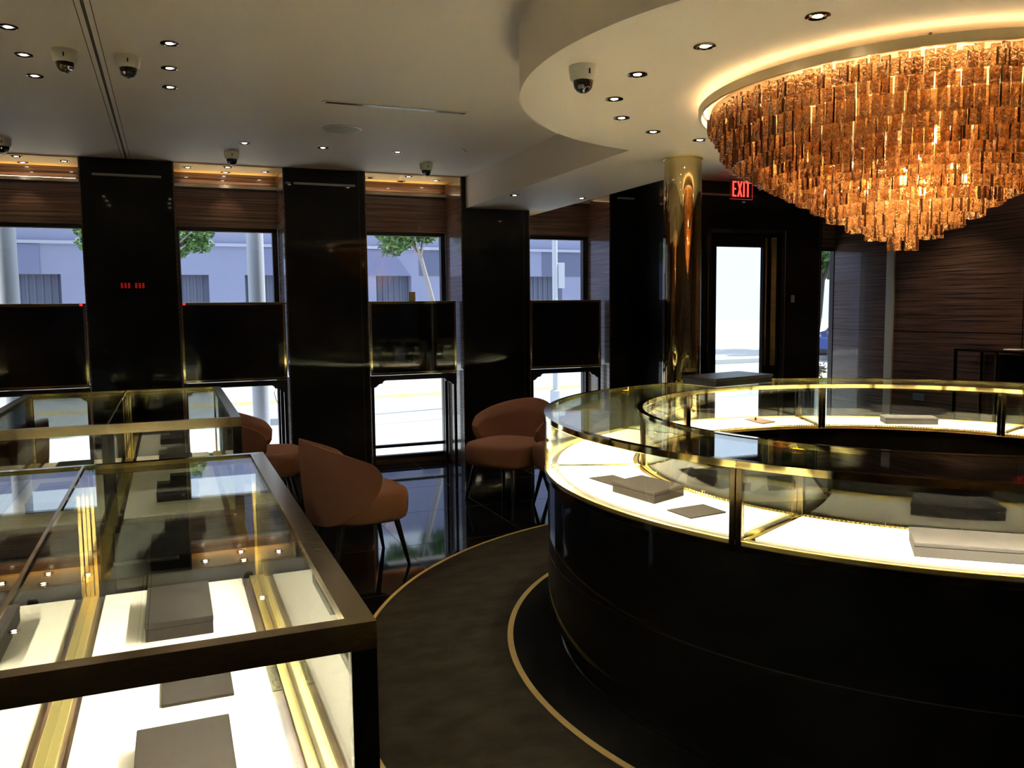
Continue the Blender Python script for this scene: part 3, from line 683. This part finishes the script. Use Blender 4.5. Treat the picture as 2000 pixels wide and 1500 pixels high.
dg.build('digits', emis('dim_red', (1, .03, .02), .45), t)

# ================================================================== CHANDELIER
HX, HY = 3.262, 2.955
ch = thing('chandelier', 'huge amber glass strip chandelier in tiers, hung under the round soffit', 'chandelier', (HX, HY, 0))
MB().arc(0, 0, .975, .990, 2.522, 2.560, 0, 360, 120).build('rim_band', simple('champagne_metal', (.72, .62, .42), .35, 1), ch, smooth=30)
MB().arc(0, 0, .02, .93, 2.545, 2.552, 0, 360, 64).build('mounting_plate', simple('champagne_plate', (.80, .66, .42), .4), ch)
m = MB()
for k in range(8):
    a = k*PI/4; m.tube([(.85*math.cos(a), .85*math.sin(a), 2.55), (.85*math.cos(a), .85*math.sin(a), SZ)], .006, 8)
m.build('hanger_rods', BRASSD, ch)
for k in range(5):
    a = k*2*PI/5+.3; x, y = .50*math.cos(a)-.03, .50*math.sin(a)
    o = MB().lathe([(0, -.05), (.018, -.04), (.024, -.012), (.018, .015), (.010, .03), (0, .032)], x, y, 2.30, 16).build('bulb', BULB, ch, smooth=60)
for k in range(4):
    a = k*2*PI/4+.55; x, y = .22*math.cos(a), .22*math.sin(a)
    o = MB().lathe([(0, -.05), (.018, -.04), (.024, -.012), (.018, .015), (.010, .03), (0, .032)], x, y, 2.18, 16).build('bulb', BULB, ch, smooth=60)
MB().arc(0, 0, .950, .962, 2.556, 2.560, 0, 360, 120).build('led_ring', emis('warm_led_ring', (1, .66, .32), 16), ch)
prof = [(.934, 2.445, .13), (.895, 2.395, .14), (.858, 2.315, .14), (.805, 2.268, .14), (.725, 2.226, .13), (.660, 2.188, .13), (.600, 2.158, .13), (.538, 2.126, .12),
        (.470, 2.088, .12), (.400, 2.046, .12), (.328, 2.000, .12), (.248, 1.954, .11), (.160, 1.910, .10), (.058, 1.856, .10)]
strips = []
for ti, (r, zb, ln) in enumerate(prof):
    n = max(4, int(2*PI*r/.0435))
    for k in range(n):
        a = 2*PI*(k+.5*(ti % 2))/n+.01*random.uniform(-1, 1)
        if ti == 0:
            ln_ = 2.522-zb-.012-random.uniform(0, .006)
        else: ln_ = ln
        strips.append((r+random.uniform(-.006, .006), a, zb+random.uniform(-.004, .004), ln_, -.055*min(1, ti/6)))
def strip_mesh(m, r, a, zb, ln, off=0, world=True):
    wd, th = .0165, .0055; P = []
    rw = random.gauss(0, .24)
    for z in (0, ln*.33, ln*.66, ln):
        for sx, sy in ((-1, -1), (1, -1), (1, 1), (-1, 1)):
            P.append(Vector((sx*wd*(1+random.uniform(-.07, .07)), sy*th+random.uniform(-.0012, .0012), z)))
    R3 = Matrix.Rotation(rw, 3, 'Z')
    P = [R3 @ p for p in P]
    if world:
        R2 = Matrix.Rotation(a+PI/2, 3, 'Z'); o = Vector((r*math.cos(a)+off, r*math.sin(a), zb)); P = [R2 @ p+o for p in P]
    fs = [(3, 2, 1, 0), (12, 13, 14, 15)]
    for i in range(3):
        for j in range(4): fs.append((4*i+j, 4*i+(j+1) % 4, 4*i+4+(j+1) % 4, 4*i+4+j))
    m.add(P, fs)
cdir = math.atan2(-HY, -HX)
def near(s): return (Vector((HX+s[0]*math.cos(s[1]), HY+s[0]*math.sin(s[1]), s[2]))-Vector((0, 0, 1.6))).length/ max(.05, s[3])
order = sorted(strips, key=near)
for s in order[:100]:
    m = MB(); strip_mesh(m, *s); edge_faces(m.build('glass_strip', AMBER, ch))
m = MB()
for s in order[100:]: strip_mesh(m, *s)
o = m.build('glass_strips', AMBER, ch); o['kind'] = 'stuff'; edge_faces(o)

# ================================================================== RIGHT SIDE SMALL THINGS
o = MB().box(-.022, .022, 0, .01, -.04, .04).build('light_switch', WHITEP, bevel=.002, loc=(6.372, 7.3399, 1.68)); tag(o, 'small white switch plate on the black wall right of the door', 'switch')
o = MB().box(-.012, 0, -.066, .066, -.035, .035).build('wall_outlet', BLUEP, bevel=.002, loc=(XR-.0005, 6.50, .62)); tag(o, 'blue-grey socket plate low on the zebrano wall', 'outlet')
t = thing('console_table', 'dark metal framed console against the zebrano wall', 'table', (6.95, 4.2, 0))
MB().box(0, .38, 0, 1.56, 1.155, 1.178).build('table_top', simple('console_top', (.02, .018, .016), .08, coat=1), t, bevel=.003)
for y in (0, 1.11, 1.535):
    MB().box(0, .022, y, y+.022, 0, 1.155).build('leg', BRASSD, t, bevel=.001)
    MB().box(.355, .377, y, y+.022, 0, 1.155).build('leg', BRASSD, t, bevel=.001)
MB().box(.02, .37, .02, 1.10, .25, 1.14).build('cabinet_box', LACQ, t, bevel=.002)
o = MB().lathe([(0, 0), (.07, 0), (.085, .006), (.08, .012), (0, .014)], n=32).build('dish', WHITEP, loc=(7.05, 5.22, 1.1785), smooth=40); tag(o, 'small white dish on the console by the zebrano wall', 'dish')
